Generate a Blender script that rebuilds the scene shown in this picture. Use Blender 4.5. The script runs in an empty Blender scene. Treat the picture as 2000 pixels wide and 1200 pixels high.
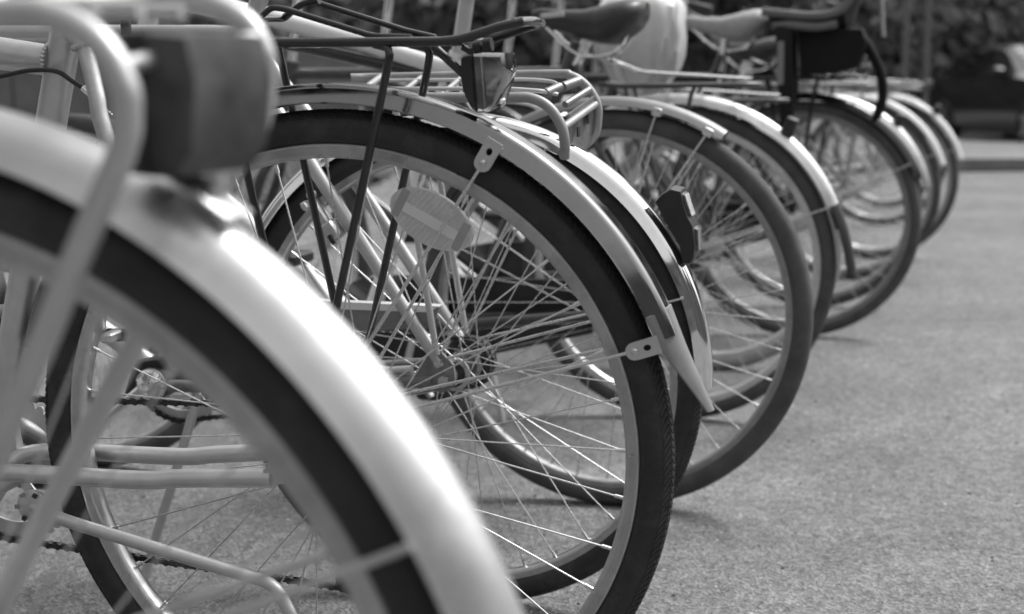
import bpy, bmesh, math, random
from mathutils import Vector, Matrix
random.seed(7)
PI=math.pi
sc=bpy.context.scene
COL=sc.collection
# ------------------------------------------------------------------ camera
cd=bpy.data.cameras.new('camera'); cam=bpy.data.objects.new('camera',cd); COL.objects.link(cam)
pitch,roll,camh,fpx=math.radians(8.4313),math.radians(-0.581),0.7122,2758.66
fw=Vector((0,math.cos(pitch),-math.sin(pitch))); up=Vector((0,math.sin(pitch),math.cos(pitch))); rt=Vector((1,0,0))
r2=math.cos(roll)*rt+math.sin(roll)*up; u2=-math.sin(roll)*rt+math.cos(roll)*up
m=Matrix((r2,u2,-fw)).transposed().to_4x4(); m.translation=Vector((0,0,camh)); cam.matrix_world=m
cd.sensor_width=36; cd.lens=fpx*36/2000; cd.clip_start=0.05; cd.clip_end=600
cd.dof.use_dof=True; cd.dof.focus_distance=1.60; cd.dof.aperture_fstop=4.6; cd.dof.aperture_blades=7
sc.camera=cam
# ------------------------------------------------------------------ light
SUN_EL,SUN_AZ=math.radians(56),math.radians(62)   # azimuth clockwise from +Y
w=bpy.data.worlds.new('World'); sc.world=w; w.use_nodes=True
nt=w.node_tree; nt.nodes.clear()
sky=nt.nodes.new('ShaderNodeTexSky'); sky.sky_type='NISHITA'; sky.sun_disc=False
sky.sun_elevation=SUN_EL; sky.sun_rotation=SUN_AZ; sky.air_density=1.6; sky.dust_density=6.0; sky.ozone_density=1.0
bw=nt.nodes.new('ShaderNodeRGBToBW'); bg=nt.nodes.new('ShaderNodeBackground'); bg.inputs[1].default_value=0.15
wo=nt.nodes.new('ShaderNodeOutputWorld')
nt.links.new(sky.outputs[0],bw.inputs[0]); nt.links.new(bw.outputs[0],bg.inputs[0]); nt.links.new(bg.outputs[0],wo.inputs[0])
ld=bpy.data.lights.new('sun','SUN'); ld.energy=1.1; ld.angle=math.radians(18); ld.color=(1,1,1)
sun=bpy.data.objects.new('sun',ld); COL.objects.link(sun)
sd=Vector((math.sin(SUN_AZ)*math.cos(SUN_EL),math.cos(SUN_AZ)*math.cos(SUN_EL),math.sin(SUN_EL)))
sun.rotation_euler=sd.to_track_quat('Z','Y').to_euler()
sc.view_settings.view_transform='Standard'; sc.view_settings.look='None'; sc.view_settings.gamma=1
sc.view_settings.exposure=0.75
sc.render.engine='CYCLES'
sc.cycles.use_denoising=True; sc.cycles.max_bounces=6; sc.cycles.glossy_bounces=4; sc.cycles.sample_clamp_indirect=2; sc.cycles.sample_clamp_direct=6
# ------------------------------------------------------------------ materials
MATS={}
def mat(name,base,rough=.5,metal=0,spec=.5,noise=.0,nscale=40,bump=0,bscale=200,rvar=0,trans=0,coat=0,dirt=0,dirtcol=.2):
    if name in MATS: return MATS[name]
    m=bpy.data.materials.new(name); m.use_nodes=True; n=m.node_tree; b=n.nodes['Principled BSDF']
    b.inputs['Base Color'].default_value=(base,base,base,1); b.inputs['Roughness'].default_value=rough
    b.inputs['Metallic'].default_value=metal; b.inputs['Specular IOR Level'].default_value=spec
    b.inputs['Transmission Weight'].default_value=trans; b.inputs['Coat Weight'].default_value=coat
    tc=n.nodes.new('ShaderNodeTexCoord'); out=None
    if noise or dirt:
        t=n.nodes.new('ShaderNodeTexNoise'); t.inputs['Scale'].default_value=nscale; t.inputs['Detail'].default_value=8; t.inputs['Roughness'].default_value=.65
        n.links.new(tc.outputs['Object'],t.inputs['Vector'])
        r=n.nodes.new('ShaderNodeMapRange'); r.inputs[1].default_value=.3; r.inputs[2].default_value=.7
        r.inputs[3].default_value=base*(1-noise); r.inputs[4].default_value=base*(1+noise)
        n.links.new(t.outputs[0],r.inputs[0]); out=r.outputs[0]
        if dirt:
            t2=n.nodes.new('ShaderNodeTexNoise'); t2.inputs['Scale'].default_value=nscale*.35; t2.inputs['Detail'].default_value=10; t2.inputs['Roughness'].default_value=.75
            n.links.new(tc.outputs['Object'],t2.inputs['Vector'])
            r3=n.nodes.new('ShaderNodeMapRange'); r3.inputs[1].default_value=.52; r3.inputs[2].default_value=.68; r3.inputs[3].default_value=0; r3.inputs[4].default_value=dirt
            n.links.new(t2.outputs[0],r3.inputs[0])
            mx=n.nodes.new('ShaderNodeMix'); mx.data_type='FLOAT'; n.links.new(r3.outputs[0],mx.inputs[0]); n.links.new(out,mx.inputs[2]); mx.inputs[3].default_value=dirtcol; out=mx.outputs[0]
            if metal:
                r4=n.nodes.new('ShaderNodeMath'); r4.operation='MULTIPLY_ADD'; n.links.new(r3.outputs[0],r4.inputs[0]); r4.inputs[1].default_value=-.7*metal; r4.inputs[2].default_value=metal
                n.links.new(r4.outputs[0],b.inputs['Metallic'])
        cb=n.nodes.new('ShaderNodeCombineColor')
        for i in range(3): n.links.new(out,cb.inputs[i])
        n.links.new(cb.outputs[0],b.inputs['Base Color'])
    if rvar:
        t=n.nodes.new('ShaderNodeTexNoise'); t.inputs['Scale'].default_value=nscale*1.7; t.inputs['Detail'].default_value=6
        n.links.new(tc.outputs['Object'],t.inputs['Vector'])
        r=n.nodes.new('ShaderNodeMapRange'); r.inputs[1].default_value=.3; r.inputs[2].default_value=.7; r.inputs[3].default_value=max(.02,rough-rvar); r.inputs[4].default_value=rough+rvar
        n.links.new(t.outputs[0],r.inputs[0]); n.links.new(r.outputs[0],b.inputs['Roughness'])
    if bump:
        t=n.nodes.new('ShaderNodeTexNoise'); t.inputs['Scale'].default_value=bscale; t.inputs['Detail'].default_value=5
        n.links.new(tc.outputs['Object'],t.inputs['Vector'])
        bp=n.nodes.new('ShaderNodeBump'); bp.inputs['Strength'].default_value=bump; bp.inputs['Distance'].default_value=.001
        n.links.new(t.outputs[0],bp.inputs['Height']); n.links.new(bp.outputs[0],b.inputs['Normal'])
    MATS[name]=m; return m
rubber=mat('rubber',.026,.6,0,.4,noise=.35,nscale=30,bump=.3,bscale=500,dirt=.55,dirtcol=.085)
rubber_grey=mat('worn_rubber',.075,.75,0,.3,noise=.3,nscale=22,bump=.3,bscale=400,dirt=.4,dirtcol=.13)
rim_alu=mat('rim_aluminium',.52,.34,1,.5,noise=.12,nscale=45,rvar=.08,dirt=.45,dirtcol=.2)
rim_bright=mat('bright_rim',.75,.3,.9,.5,noise=.1,nscale=45,dirt=.2,dirtcol=.3)
steel=mat('spoke_steel',.58,.3,1,.5,noise=.12,nscale=90,rvar=.08)
alu=mat('brushed_aluminium',.55,.42,.85,.5,noise=.08,nscale=35,rvar=.06,bump=.1,bscale=300,dirt=.3,dirtcol=.3)
silver=mat('silver_paint',.5,.36,.55,.5,noise=.06,nscale=30,rvar=.05,dirt=.15,dirtcol=.3)
silver_hi=mat('pale_metal_fender',.64,.38,.9,.5,noise=.14,nscale=14,rvar=.1,dirt=.7,dirtcol=.24,bump=.12,bscale=25)
chrome=mat('chrome',.82,.07,1,.5,noise=.03,nscale=60,rvar=.03,dirt=.12,dirtcol=.35)
satin=mat('stainless_fender',.27,.12,1,.5,noise=.08,nscale=25,rvar=.05,dirt=.3,dirtcol=.16,bump=.05,bscale=60)
blackp=mat('black_paint',.012,.25,0,.5,noise=.3,nscale=60,coat=.4,dirt=.12,dirtcol=.08)
blackpl=mat('black_plastic',.018,.42,0,.5,noise=.25,nscale=60,bump=.15,bscale=600)
darkp=mat('dark_paint',.05,.3,.1,.5,noise=.2,nscale=40,coat=.3,dirt=.15,dirtcol=.12)
greyp=mat('grey_paint',.2,.35,.2,.5,noise=.12,nscale=40,coat=.2,dirt=.2,dirtcol=.12)
lightp=mat('light_paint',.55,.35,.1,.5,noise=.08,nscale=40,coat=.2,dirt=.2,dirtcol=.25)
whitep=mat('white_paint',.75,.35,0,.5,noise=.05,nscale=40,coat=.2,dirt=.15,dirtcol=.4)
dirtytube=mat('dusty_paint',.16,.6,.1,.4,noise=.3,nscale=45,dirt=.6,dirtcol=.3,bump=.3,bscale=300)
greyrub=mat('grey_rubber_flap',.2,.55,0,.4,noise=.1,nscale=60,bump=.1,bscale=300)
chainm=mat('oily_chain',.06,.3,.8,.5,noise=.5,nscale=200,dirt=.4,dirtcol=.02)
leather=mat('saddle_vinyl',.03,.4,0,.5,noise=.2,nscale=60,bump=.2,bscale=300)
greyvinyl=mat('grey_saddle_vinyl',.33,.5,0,.5,noise=.1,nscale=50,bump=.2,bscale=300)
lensm=mat('red_lens_plastic',.30,.08,0,.7,noise=.3,nscale=70,trans=.9,coat=.8)
lensh=mat('dark_lamp_plastic',.035,.5,0,.3,noise=.8,nscale=26,dirt=.7,dirtcol=.09)
reflm=mat('reflector_plastic',.50,.3,0,.6,noise=.1,nscale=60,coat=.3)
pvc=mat('cable_housing',.012,.35,0,.5)
greyen=mat('grey_enamel_tube',.30,.45,.25,.4,noise=.12,nscale=50,dirt=.3,dirtcol=.12)
riblens=mat('ribbed_lens',.13,.22,0,.5,noise=.4,nscale=120,coat=.4)
mblack=mat('matte_black_plastic',.008,.6,0,.2,noise=.2,nscale=40)
plasticbag=mat('plastic_bag_film',.6,.35,0,.5,noise=.1,nscale=12,bump=.8,bscale=35)
# reflector prism grid
def wave_bump(m,scale,strength):
    n=m.node_tree; b=n.nodes['Principled BSDF']; tc=n.nodes.new('ShaderNodeTexCoord')
    wv=n.nodes.new('ShaderNodeTexWave'); wv.inputs['Scale'].default_value=scale; wv.bands_direction='DIAGONAL'
    n.links.new(tc.outputs['Object'],wv.inputs['Vector']); bp=n.nodes.new('ShaderNodeBump'); bp.inputs['Strength'].default_value=strength; bp.inputs['Distance'].default_value=.0008
    n.links.new(wv.outputs['Fac'],bp.inputs['Height']); n.links.new(bp.outputs[0],b.inputs['Normal'])
wave_bump(riblens,220,.9); wave_bump(reflm,90,1.0); pass
# ------------------------------------------------------------------ mesh builder
class MB:
    def __init__(s): s.v=[]; s.f=[]; s.sm=[]
    def add(s,vs,fs,smooth=True):
        o=len(s.v); s.v+= [tuple(v) for v in vs]
        for f in fs: s.f.append([i+o for i in f]); s.sm.append(smooth)
    def tube(s,pts,r,n=10,closed=False,caps=True,flat=1.0):
        pts=[Vector(p) for p in pts]; N=len(pts)
        if isinstance(r,(list,tuple)):
            M_=len(r)-1; rs=[]
            for i in range(N):
                t=i/(N-1)*M_; j=min(int(t),M_-1); rs.append(r[j]+(r[j+1]-r[j])*(t-j))
        else: rs=[r]*N
        T=[]
        for i in range(N):
            a=pts[(i-1)%N] if (closed or i>0) else pts[i]; b=pts[(i+1)%N] if (closed or i<N-1) else pts[i]
            T.append((b-a).normalized())
        ref=Vector((0,1,0)) if abs(T[0].y)<.9 else Vector((0,0,1))
        nrm=(ref-T[0]*ref.dot(T[0])).normalized(); vs=[]
        for i in range(N):
            if i>0:
                nrm=(nrm-T[i]*nrm.dot(T[i])).normalized()
            bi=T[i].cross(nrm)
            for k in range(n):
                a=2*PI*k/n; vs.append(pts[i]+(nrm*math.cos(a)+bi*math.sin(a)*flat)*rs[i])
        fs=[]
        for i in range(N if closed else N-1):
            j=(i+1)%N
            for k in range(n):
                l=(k+1)%n; fs.append([i*n+k,i*n+l,j*n+l,j*n+k])
        s.add(vs,fs)
        if caps and not closed:
            s.add(vs[:n],[list(range(n))[::-1]],False); s.add(vs[-n:],[list(range(n))],False)
        return s
    def revolve(s,prof,c=(0,0,0),n=120,a0=0,a1=2*PI,closedprof=True,closed=True):
        # profile (r,y) around local Y axis through c; angle measured from +X to +Z
        m=len(prof); vs=[]; cnt=n if closed else n+1
        for i in range(cnt):
            a=a0+(a1-a0)*i/n; ca,sa=math.cos(a),math.sin(a)
            for r,y in prof: vs.append((c[0]+r*ca,c[1]+y,c[2]+r*sa))
        fs=[]
        for i in range(n):
            j=(i+1)%cnt
            for k in range(m if closedprof else m-1):
                l=(k+1)%m; fs.append([i*m+k,j*m+k,j*m+l,i*m+l])
        s.add(vs,fs)
        if not closed and closedprof:
            s.add(vs[:m],[list(range(m))],False); s.add(vs[-m:],[list(range(m))[::-1]],False)
        return s
    def cyl(s,a,b,r,n=16,r2=None):
        return s.tube([a,b],[r,r if r2 is None else r2],n)
    def box(s,c,d,rot=None,bev=0):
        hx,hy,hz=d[0]/2,d[1]/2,d[2]/2
        if bev:
            # chamfered box through two stacked octagon-like rings per axis
            b=bev; vs=[]
            for z,k in ((-hz,b),(-hz+b,0),(hz-b,0),(hz,b)):
                X,Y=hx-k,hy-k
                for x,y in ((X,Y-b),(X-b,Y),(-X+b,Y),(-X,Y-b),(-X,-Y+b),(-X+b,-Y),(X-b,-Y),(X,-Y+b)): vs.append(Vector((x,y,z)))
            fs=[[i*8+k,i*8+(k+1)%8,(i+1)*8+(k+1)%8,(i+1)*8+k] for i in range(3) for k in range(8)]+[list(range(8))[::-1],list(range(24,32))]
        else:
            vs=[Vector((x,y,z)) for z in(-hz,hz) for x,y in((-hx,-hy),(hx,-hy),(hx,hy),(-hx,hy))]
            fs=[[3,2,1,0],[4,5,6,7],[0,1,5,4],[1,2,6,5],[2,3,7,6],[3,0,4,7]]
        R=rot if rot is not None else Matrix.Identity(3)
        s.add([R@v+Vector(c) for v in vs],fs,False); return s
    def prism(s,poly,y0,y1,inset=0):
        # polygon in XZ extruded along Y, ends may be inset (chamfer)
        n=len(poly); cx=sum(p[0] for p in poly)/n; cz=sum(p[1] for p in poly)/n
        rings=[]
        lv=[(y0,1-inset),(y0+(y1-y0)*.12,1),(y1-(y1-y0)*.12,1),(y1,1-inset)] if inset else [(y0,1),(y1,1)]
        vs=[]
        for y,k in lv:
            for x,z in poly: vs.append((cx+(x-cx)*k,y,cz+(z-cz)*k))
        fs=[]
        for i in range(len(lv)-1):
            for k in range(n):
                l=(k+1)%n; fs.append([i*n+k,i*n+l,(i+1)*n+l,(i+1)*n+k])
        fs+= [list(range(n))[::-1],[ (len(lv)-1)*n+k for k in range(n)]]
        s.add(vs,fs,False); return s
    def loft(s,rings,capa=True,capb=True,smooth=True):
        n=len(rings[0]); vs=[p for r in rings for p in r]
        fs=[[i*n+k,i*n+(k+1)%n,(i+1)*n+(k+1)%n,(i+1)*n+k] for i in range(len(rings)-1) for k in range(n)]
        s.add(vs,fs,smooth)
        if capa: s.add(rings[0],[list(range(n))[::-1]],False)
        if capb: s.add(rings[-1],[list(range(n))],False)
        return s
    def ball(s,c,r,n=10):
        rings=[]
        for i in range(n+1):
            a=-PI/2+PI*i/n; rr=max(math.cos(a),.02)*r
            rings.append([(c[0]+rr*math.cos(2*PI*k/(2*n)),c[1]+rr*math.sin(2*PI*k/(2*n)),c[2]+r*math.sin(a)) for k in range(2*n)])
        return s.loft(rings)
    def build(s,name,m,parent=None):
        me=bpy.data.meshes.new(name); me.from_pydata(s.v,[],s.f)
        me.polygons.foreach_set('use_smooth',s.sm); me.materials.append(m)
        bm=bmesh.new(); bm.from_mesh(me); bmesh.ops.recalc_face_normals(bm,faces=bm.faces); bm.to_mesh(me); bm.free()
        me.update()
        try: me.set_sharp_from_angle(angle=math.radians(38))
        except Exception: pass
        o=bpy.data.objects.new(name,me); COL.objects.link(o)
        if parent: o.parent=parent
        return o
def curve(pts,k=6):
    # Catmull-Rom through points
    P=[Vector(p) for p in pts]; out=[]
    for i in range(len(P)-1):
        p0=P[i-1] if i>0 else P[i]*2-P[i+1]; p1=P[i]; p2=P[i+1]; p3=P[i+2] if i+2<len(P) else P[i+1]*2-P[i]
        for j in range(k):
            t=j/k; out.append(.5*((2*p1)+(p2-p0)*t+(2*p0-5*p1+4*p2-p3)*t*t+(3*p1-p0-3*p2+p3)*t**3))
    out.append(P[-1]); return out
def fillet(pts,r,k=5):
    P=[Vector(p) for p in pts]; out=[P[0]]
    for i in range(1,len(P)-1):
        a=(P[i-1]-P[i]); b=(P[i+1]-P[i]); d=min(r,a.length*.45,b.length*.45)
        A=P[i]+a.normalized()*d; B=P[i]+b.normalized()*d
        for j in range(k+1):
            t=j/k; out.append(A*(1-t)**2+P[i]*2*t*(1-t)+B*t*t)
    out.append(P[-1]); return out
def empty(name,loc=(0,0,0),rot=(0,0,0),parent=None):
    o=bpy.data.objects.new(name,None); COL.objects.link(o); o.location=loc; o.rotation_euler=rot
    o.empty_display_size=.1
    if parent: o.parent=parent
    return o
def tag(o,label=None,cat=None,group=None,kind=None):
    if label: o['label']=label
    if cat: o['category']=cat
    if group: o['group']=group
    if kind: o['kind']=kind
    return o
# ------------------------------------------------------------------ bicycle parts
def tyre_mb(R,r,n=144,tread=0):
    mb=MB(); prof=[]
    K=20
    for k in range(K):
        a=2*PI*k/K; rr=r
        ca,sa=math.cos(a),math.sin(a)
        if abs(abs(math.degrees(math.atan2(sa,ca)))-54)<4: rr*=1.03
        if ca<-.75: rr*=.9
        prof.append((R-r+rr*ca,rr*sa))
    mb.revolve(prof,n=n)
    if tread:
        cnt=int(2*PI*R/.0078)
        for sgn in (-1,1):
            for i in range(cnt):
                a=2*PI*i/cnt
                for (u0,u1,sk,w,h) in ((30,56,.030,.0042,.0013),(6,25,-.02,.0045,.0009)):
                    vs=[]
                    for q,hh in ((0,-.0006),(1,h)):
                        for uu,da in ((u0,0),(u1,sk)):
                            for ww in (-.5,.5):
                                aa=a+da*sgn*0+da+(ww*w)/R; t=math.radians(uu)*sgn; rr=r+hh
                                rad=R-r+rr*math.cos(t)
                                vs.append((rad*math.cos(aa),rr*math.sin(t),rad*math.sin(aa)))
                    mb.add(vs,[[0,1,3,2],[4,6,7,5],[0,4,5,1],[2,3,7,6],[0,2,6,4],[1,5,7,3]],False)
    return mb
def rim_mb(Ro,Ri,hw,n=144):
    g=.0004
    prof=[(Ro,hw*.78),(Ro,hw),(Ro-.0010,hw+.0006),(Ro-.0022,hw)]
    st=[(Ro-.0022-(Ro-.0022-Ri)*k/6) for k in range(7)]
    for k in range(1,6): prof+=[(st[k]+.0003,hw),(st[k],hw-g),(st[k]-.0003,hw)]
    prof+=[(Ri,hw*.97),(Ri-.003,hw*.75),(Ri-.0042,hw*.3)]
    full=prof+[(r,-y) for r,y in prof[::-1]]
    return MB().revolve(full,n=n)
TYPES={}
def wheel(parent,c,R,tr,Ro,Ri,rear=True,detail=2,tyrem=rubber,rimm=rim_alu,phase=0,tread=0,nsp=36,hubm=alu,steer=None,rr=None):
    wh=empty('wheel',c,(0,0,0),parent)
    if steer: wh.rotation_euler=steer
    n=168 if detail==2 else 96
    key=(R,tr,Ro,Ri,detail,tread,tyrem.name,rimm.name)
    if key not in TYPES:
        TYPES[key]=(tyre_mb(R,tr,n,tread).build('tyre',tyrem,wh),rim_mb(Ro,Ri,.0112,n).build('rim',rimm,wh))
    else:
        for o in TYPES[key]:
            q=o.copy(); COL.objects.link(q); q.parent=wh
    fl=.030 if not rear else .028; fr=.020 if not rear else .024
    h=MB(); hb=[(.0145,-fl+.004),(fr,-fl+.003),(fr,-fl),(.009,-fl-.003),(.009,-.052),(.005,-.053),(.005,-.062),(.005,.062),(.005,.053),(.009,.052),(.009,fl+.003),(fr,fl),(fr,fl-.003),(.0145,fl-.004)]
    h.revolve([(0.0005,-.062)]+hb[6:7]+[(.005,-.053),(.009,-.052),(.009,-fl-.003),(fr,-fl),(fr,-fl+.003),(.0145,-fl+.004),(.0125,0),(.0145,fl-.004),(fr,fl-.003),(fr,fl),(.009,fl+.003),(.009,.052),(.005,.053),(.005,.062),(.0005,.062)],n=24,closedprof=False)
    h.build('hub',hubm,wh)
    cross=math.radians(66 if nsp==36 else 62)
    sp=None; mbs=MB()
    for i in range(nsp):
        side=1 if i%2==0 else -1; d=1 if (i//2)%2==0 else -1
        a=2*PI*i/nsp+phase; ah=a+d*cross*.98
        p1=Vector((Ri*math.cos(a),side*.0035,Ri*math.sin(a))); p0=Vector((fr*.86*math.cos(ah),side*(fl-.0015+(.003 if d>0 else -.0015)),fr*.86*math.sin(ah)))
        rad=.00092
        if detail==2:
            mb=MB(); q=p1+(p0-p1).normalized()*.014
            mb.tube([p0,p0.lerp(p1,.5),q],rad,7); mb.tube([q,p1*1.006],.0019,7)
            mb.tube([p0+Vector((0,side*.001,0)),p0-Vector((0,side*.004,0))],.0021,7)
            mb.build('spoke',steel,wh)
        else: mbs.tube([p0,p1],rad,5,caps=False)
    if detail<2: mbs.build('spokes',steel,wh)
    return wh
def fender(parent,R,crest,lip,hw,a0,a1,m,n=90,bead=True,power=2.6,name='fender'):
    # angles in degrees from the rear direction (-X) upwards
    K=14; prof=[]
    for k in range(K+1):
        t=-1+2*k/K; prof.append((crest-(crest-lip)*abs(t)**power,hw*t*(1.0 if abs(t)<.95 else 1.0)))
    th=.0012
    inner=[(r-th,y*(1-th/hw)) for r,y in prof]
    if bead:
        prof=[(lip-.0018,-hw+.0004),(lip-.0012,-hw-.0010)]+prof+[(lip-.0012,hw+.0010),(lip-.0018,hw-.0004)]
    full=prof+inner[::-1]
    mb=MB(); A0=PI-math.radians(a0); A1=PI-math.radians(a1)
    mb.revolve(full,c=(0,0,R),n=n,a0=A0,a1=A1,closed=False)
    # rounded bead at the tail
    return mb.build(name,m,parent)
def polar(R,r,deg,y=0): a=math.radians(deg); return (-r*math.cos(a),y,R+r*math.sin(a))
def bracket(parent,p_top,p_bot,y,wd=.017,m=alu):
    # plate with rounded end, a real hole and a rivet; lies in the XZ plane at y
    a=Vector((p_top[0],0,p_top[1])); b=Vector((p_bot[0],0,p_bot[1])); d=(b-a).normalized(); s_=Vector((-d.z,0,d.x)); L=(b-a).length
    N=40; outer=[]; inner=[]; hc=a+d*(L*.36); hr=wd*.17
    ec=L*.64-wd*.5
    def inside(p,q):
        if p<-L*.36 or abs(q)>wd/2: return False
        return p<=ec or (p-ec)**2+q*q<=(wd/2)**2
    for k in range(N):
        t=2*PI*k/N; u,v=math.cos(t),math.sin(t); lo,hi=0,.1
        for _ in range(24):
            md=(lo+hi)/2
            if inside(u*md,v*md): lo=md
            else: hi=md
        outer.append(hc+d*(u*lo)+s_*(v*lo)); inner.append(hc+d*(u*hr*1.25)+s_*(v*hr))
    mb=MB(); vs=[]
    for yy in (y,y+.0016):
        vs+=[p+Vector((0,yy,0)) for p in outer]+[p+Vector((0,yy,0)) for p in inner]
    fs=[]
    for k in range(N):
        l=(k+1)%N
        fs+=[[k,l,N+l,N+k],[2*N+k,3*N+k,3*N+l,2*N+l],[k,2*N+k,2*N+l,l],[N+k,N+l,3*N+l,3*N+k]]
    mb.add(vs,fs,False); o=mb.build('stay_bracket',m,parent)
    rc=a+d*(L-wd*.5)
    MB().revolve([(.0001,.0035),(.0022,.0032),(.0036,.0018),(.0038,0)],c=(rc.x,y+.0016,rc.z),n=16,closedprof=False).build('rivet',steel,o)
    return rc+Vector((0,y,0))
def chain_part(parent,c1,r1,c2,r2,y,low=None,detail=1,m=chainm):
    # closed path around chainring (c1,r1) and sprocket (c2,r2)
    (x1,z1),(x2,z2)=c1,c2; pts=[]
    d=math.hypot(x1-x2,z1-z2); base=math.atan2(z1-z2,x1-x2); off=math.acos((r1-r2)/d)
    for k in range(25): a=base+off-(2*off)*k/24; pts.append((x1+r1*math.cos(a),z1+r1*math.sin(a)))
    if low: pts+=[low]
    for k in range(13): a=base-off-(2*PI-2*off)*k/12; pts.append((x2+r2*math.cos(a),z2+r2*math.sin(a)))
    P=[Vector((p[0],y,p[1])) for p in pts]; P.append(P[0]); mb=MB()
    if detail==0: mb.tube(P[:-1],.004,6,closed=True); return mb.build('chain',m,parent)
    # resample
    step=.0127; cur=[P[0]]; acc=0
    for i in range(len(P)-1):
        a,b=P[i],P[i+1]; L=(b-a).length; t=step-acc
        while t<L: cur.append(a.lerp(b,t/L)); t+=step
        acc=(acc+L)%step if L<step else (L-(t-step))
    for i in range(len(cur)-1):
        a,b=cur[i],cur[i+1]; mb.cyl(a-Vector((0,.0042,0)),a+Vector((0,.0042,0)),.0041,10)
        dd=(b-a); ang=math.atan2(dd.z,dd.x); Rm=Matrix.Rotation(-ang,3,'Y'); w_=.0033 if i%2 else .0022
        for sg in(-1,1): mb.box((a+b)/2+Vector((0,sg*w_,0)),(dd.length,.0009,.0058),Rm)
    return mb.build('chain',m,parent)
def gear(parent,c,y,r,teeth,th=.003,name='chainring',m=alu,holes=True):
    mb=MB(); n=teeth*4; ro=[]
    for i in range(n):
        a=2*PI*i/n; rr=r+(.0045 if i%4 in(0,) else (.003 if i%4 in (1,3) else -.002)); ro.append((rr*math.cos(a),rr*math.sin(a)))
    ri=r*.78; vs=[]
    for yy in(-th/2,th/2):
        vs+=[(c[0]+x,y+yy,c[1]+z) for x,z in ro]+[(c[0]+ri*math.cos(2*PI*i/n),y+yy,c[1]+ri*math.sin(2*PI*i/n)) for i in range(n)]
    fs=[]
    for i in range(n):
        j=(i+1)%n; fs+=[[i,j,n+j,n+i],[2*n+i,3*n+i,3*n+j,2*n+j],[i,2*n+i,2*n+j,j],[n+i,n+j,3*n+j,3*n+i]]
    mb.add(vs,fs,False)
    if holes:
        for k in range(5):
            a=2*PI*k/5+.3; mb.box((c[0]+r*.42*math.cos(a),y,c[1]+r*.42*math.sin(a)),(r*.84,th*.9,.013),Matrix.Rotation(-a,3,'Y'))
    else: mb.cyl((c[0],y-th*.4,c[1]),(c[0],y+th*.4,c[1]),ri*1.01,24)
    return mb.build(name,m,parent)
def ring(x,hw,zt,zb,n=20,p=2.4,y0=0):
    out=[]
    for k in range(n):
        a=2*PI*k/n; c_,s_=math.cos(a),math.sin(a)
        yy=hw*math.copysign(abs(c_)**(2/p),c_); zz=(zt+zb)/2+(zt-zb)/2*math.copysign(abs(s_)**(2/p),s_)
        out.append((x,y0+yy,zz))
    return out
def saddle(parent,x0,z0,m=leather,L=.26,W=.085,tilt=0,post=None,label=False,thick=.055,pm=alu):
    # x0 rear end, z0 top at the rear; nose forward (+X)
    mb=MB(); secs=[(0,.35,-.004,.32),(.02,.72,.001,.52),(.08,.98,.004,.78),(.16,1.06,.004,.95),(.28,1.0,-.001,1.03),(.4,.74,-.009,.92),(.55,.44,-.016,.72),(.75,.28,-.015,.54),(.92,.22,-.010,.48),(1,.12,-.016,.30)]
    rings=[]
    for t,wf,dz,hf in secs:
        rings.append(ring(x0+t*L,W*wf,z0+dz+t*tilt,z0+dz+t*tilt-thick*hf,22,2.5))
    s=mb.loft(rings); o=mb.build('saddle',m,parent)
    r=MB()
    for sg in(-1,1): r.tube(curve([(x0+.03*1,sg*.035,z0-thick*.7),(x0+.07,sg*.028,z0-thick-.02),(x0+.15,sg*.022,z0-thick-.022),(x0+L*.9,sg*.01,z0-thick*.5)]),.0035,8)
    r.build('saddle_rail',chrome,o)
    for sg in ((-1,1) if label else ()):
        pass
    return o
def generic_frame(parent,R,mats,seat=(.27,.78),bb=(.44,.285),head=((.93,.60),(.885,.80)),mixte=False,rad=.0145,stays=True,topz=None):
    mb=MB(); B=(bb[0],0,bb[1]); S=(seat[0],0,seat[1]); H0=(head[0][0],0,head[0][1]); H1=(head[1][0],0,head[1][1])
    st=(S[0]-.01,0,S[2]+.03)
    mb.tube([B,st],rad,16); mb.tube([H0,H1],.017,16)
    a=Vector(H0).lerp(Vector(H1),.2); b=Vector(H0).lerp(Vector(H1),.85)
    if mixte:
        mb.tube([a,B],rad*1.15,16); q=Vector(B).lerp(Vector(S),.5); mb.tube([b,q],rad,16)
    else:
        mb.tube([a,B],rad*1.1,16); tp=Vector(B).lerp(Vector(S),.93) if topz is None else Vector(B).lerp(Vector(S),topz); mb.tube([b,tp],rad,16)
    mb.cyl((bb[0],-.036,bb[1]),(bb[0],.036,bb[1]),.02,20)
    f=mb.build('frame',mats,parent)
    if stays:
        for sg in(1,-1):
            m2=MB(); m2.tube(curve([(seat[0]-.01,sg*.012,seat[1]-.02),(seat[0]*.75,sg*.035,seat[1]*.62+R*.38*.9),(.012,sg*.056,R+.02)]),[.008]*13,12)
            m2.build('seat_stay',mats,parent)
            m3=MB(); m3.tube(curve([(bb[0]-.02,sg*.022,bb[1]),(bb[0]*.6,sg*.042,bb[1]+.02),(.02,sg*.056,R-.004)]),.009,12)
            m3.build('chain_stay',mats,parent)
            m4=MB(); m4.prism([(.03,R+.03),(-.012,R+.014),(-.014,R-.014),(.0,R-.02),(.035,R-.018)],sg*.056-.0025,sg*.056+.0025); m4.build('dropout',alu,parent)
    return f
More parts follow.
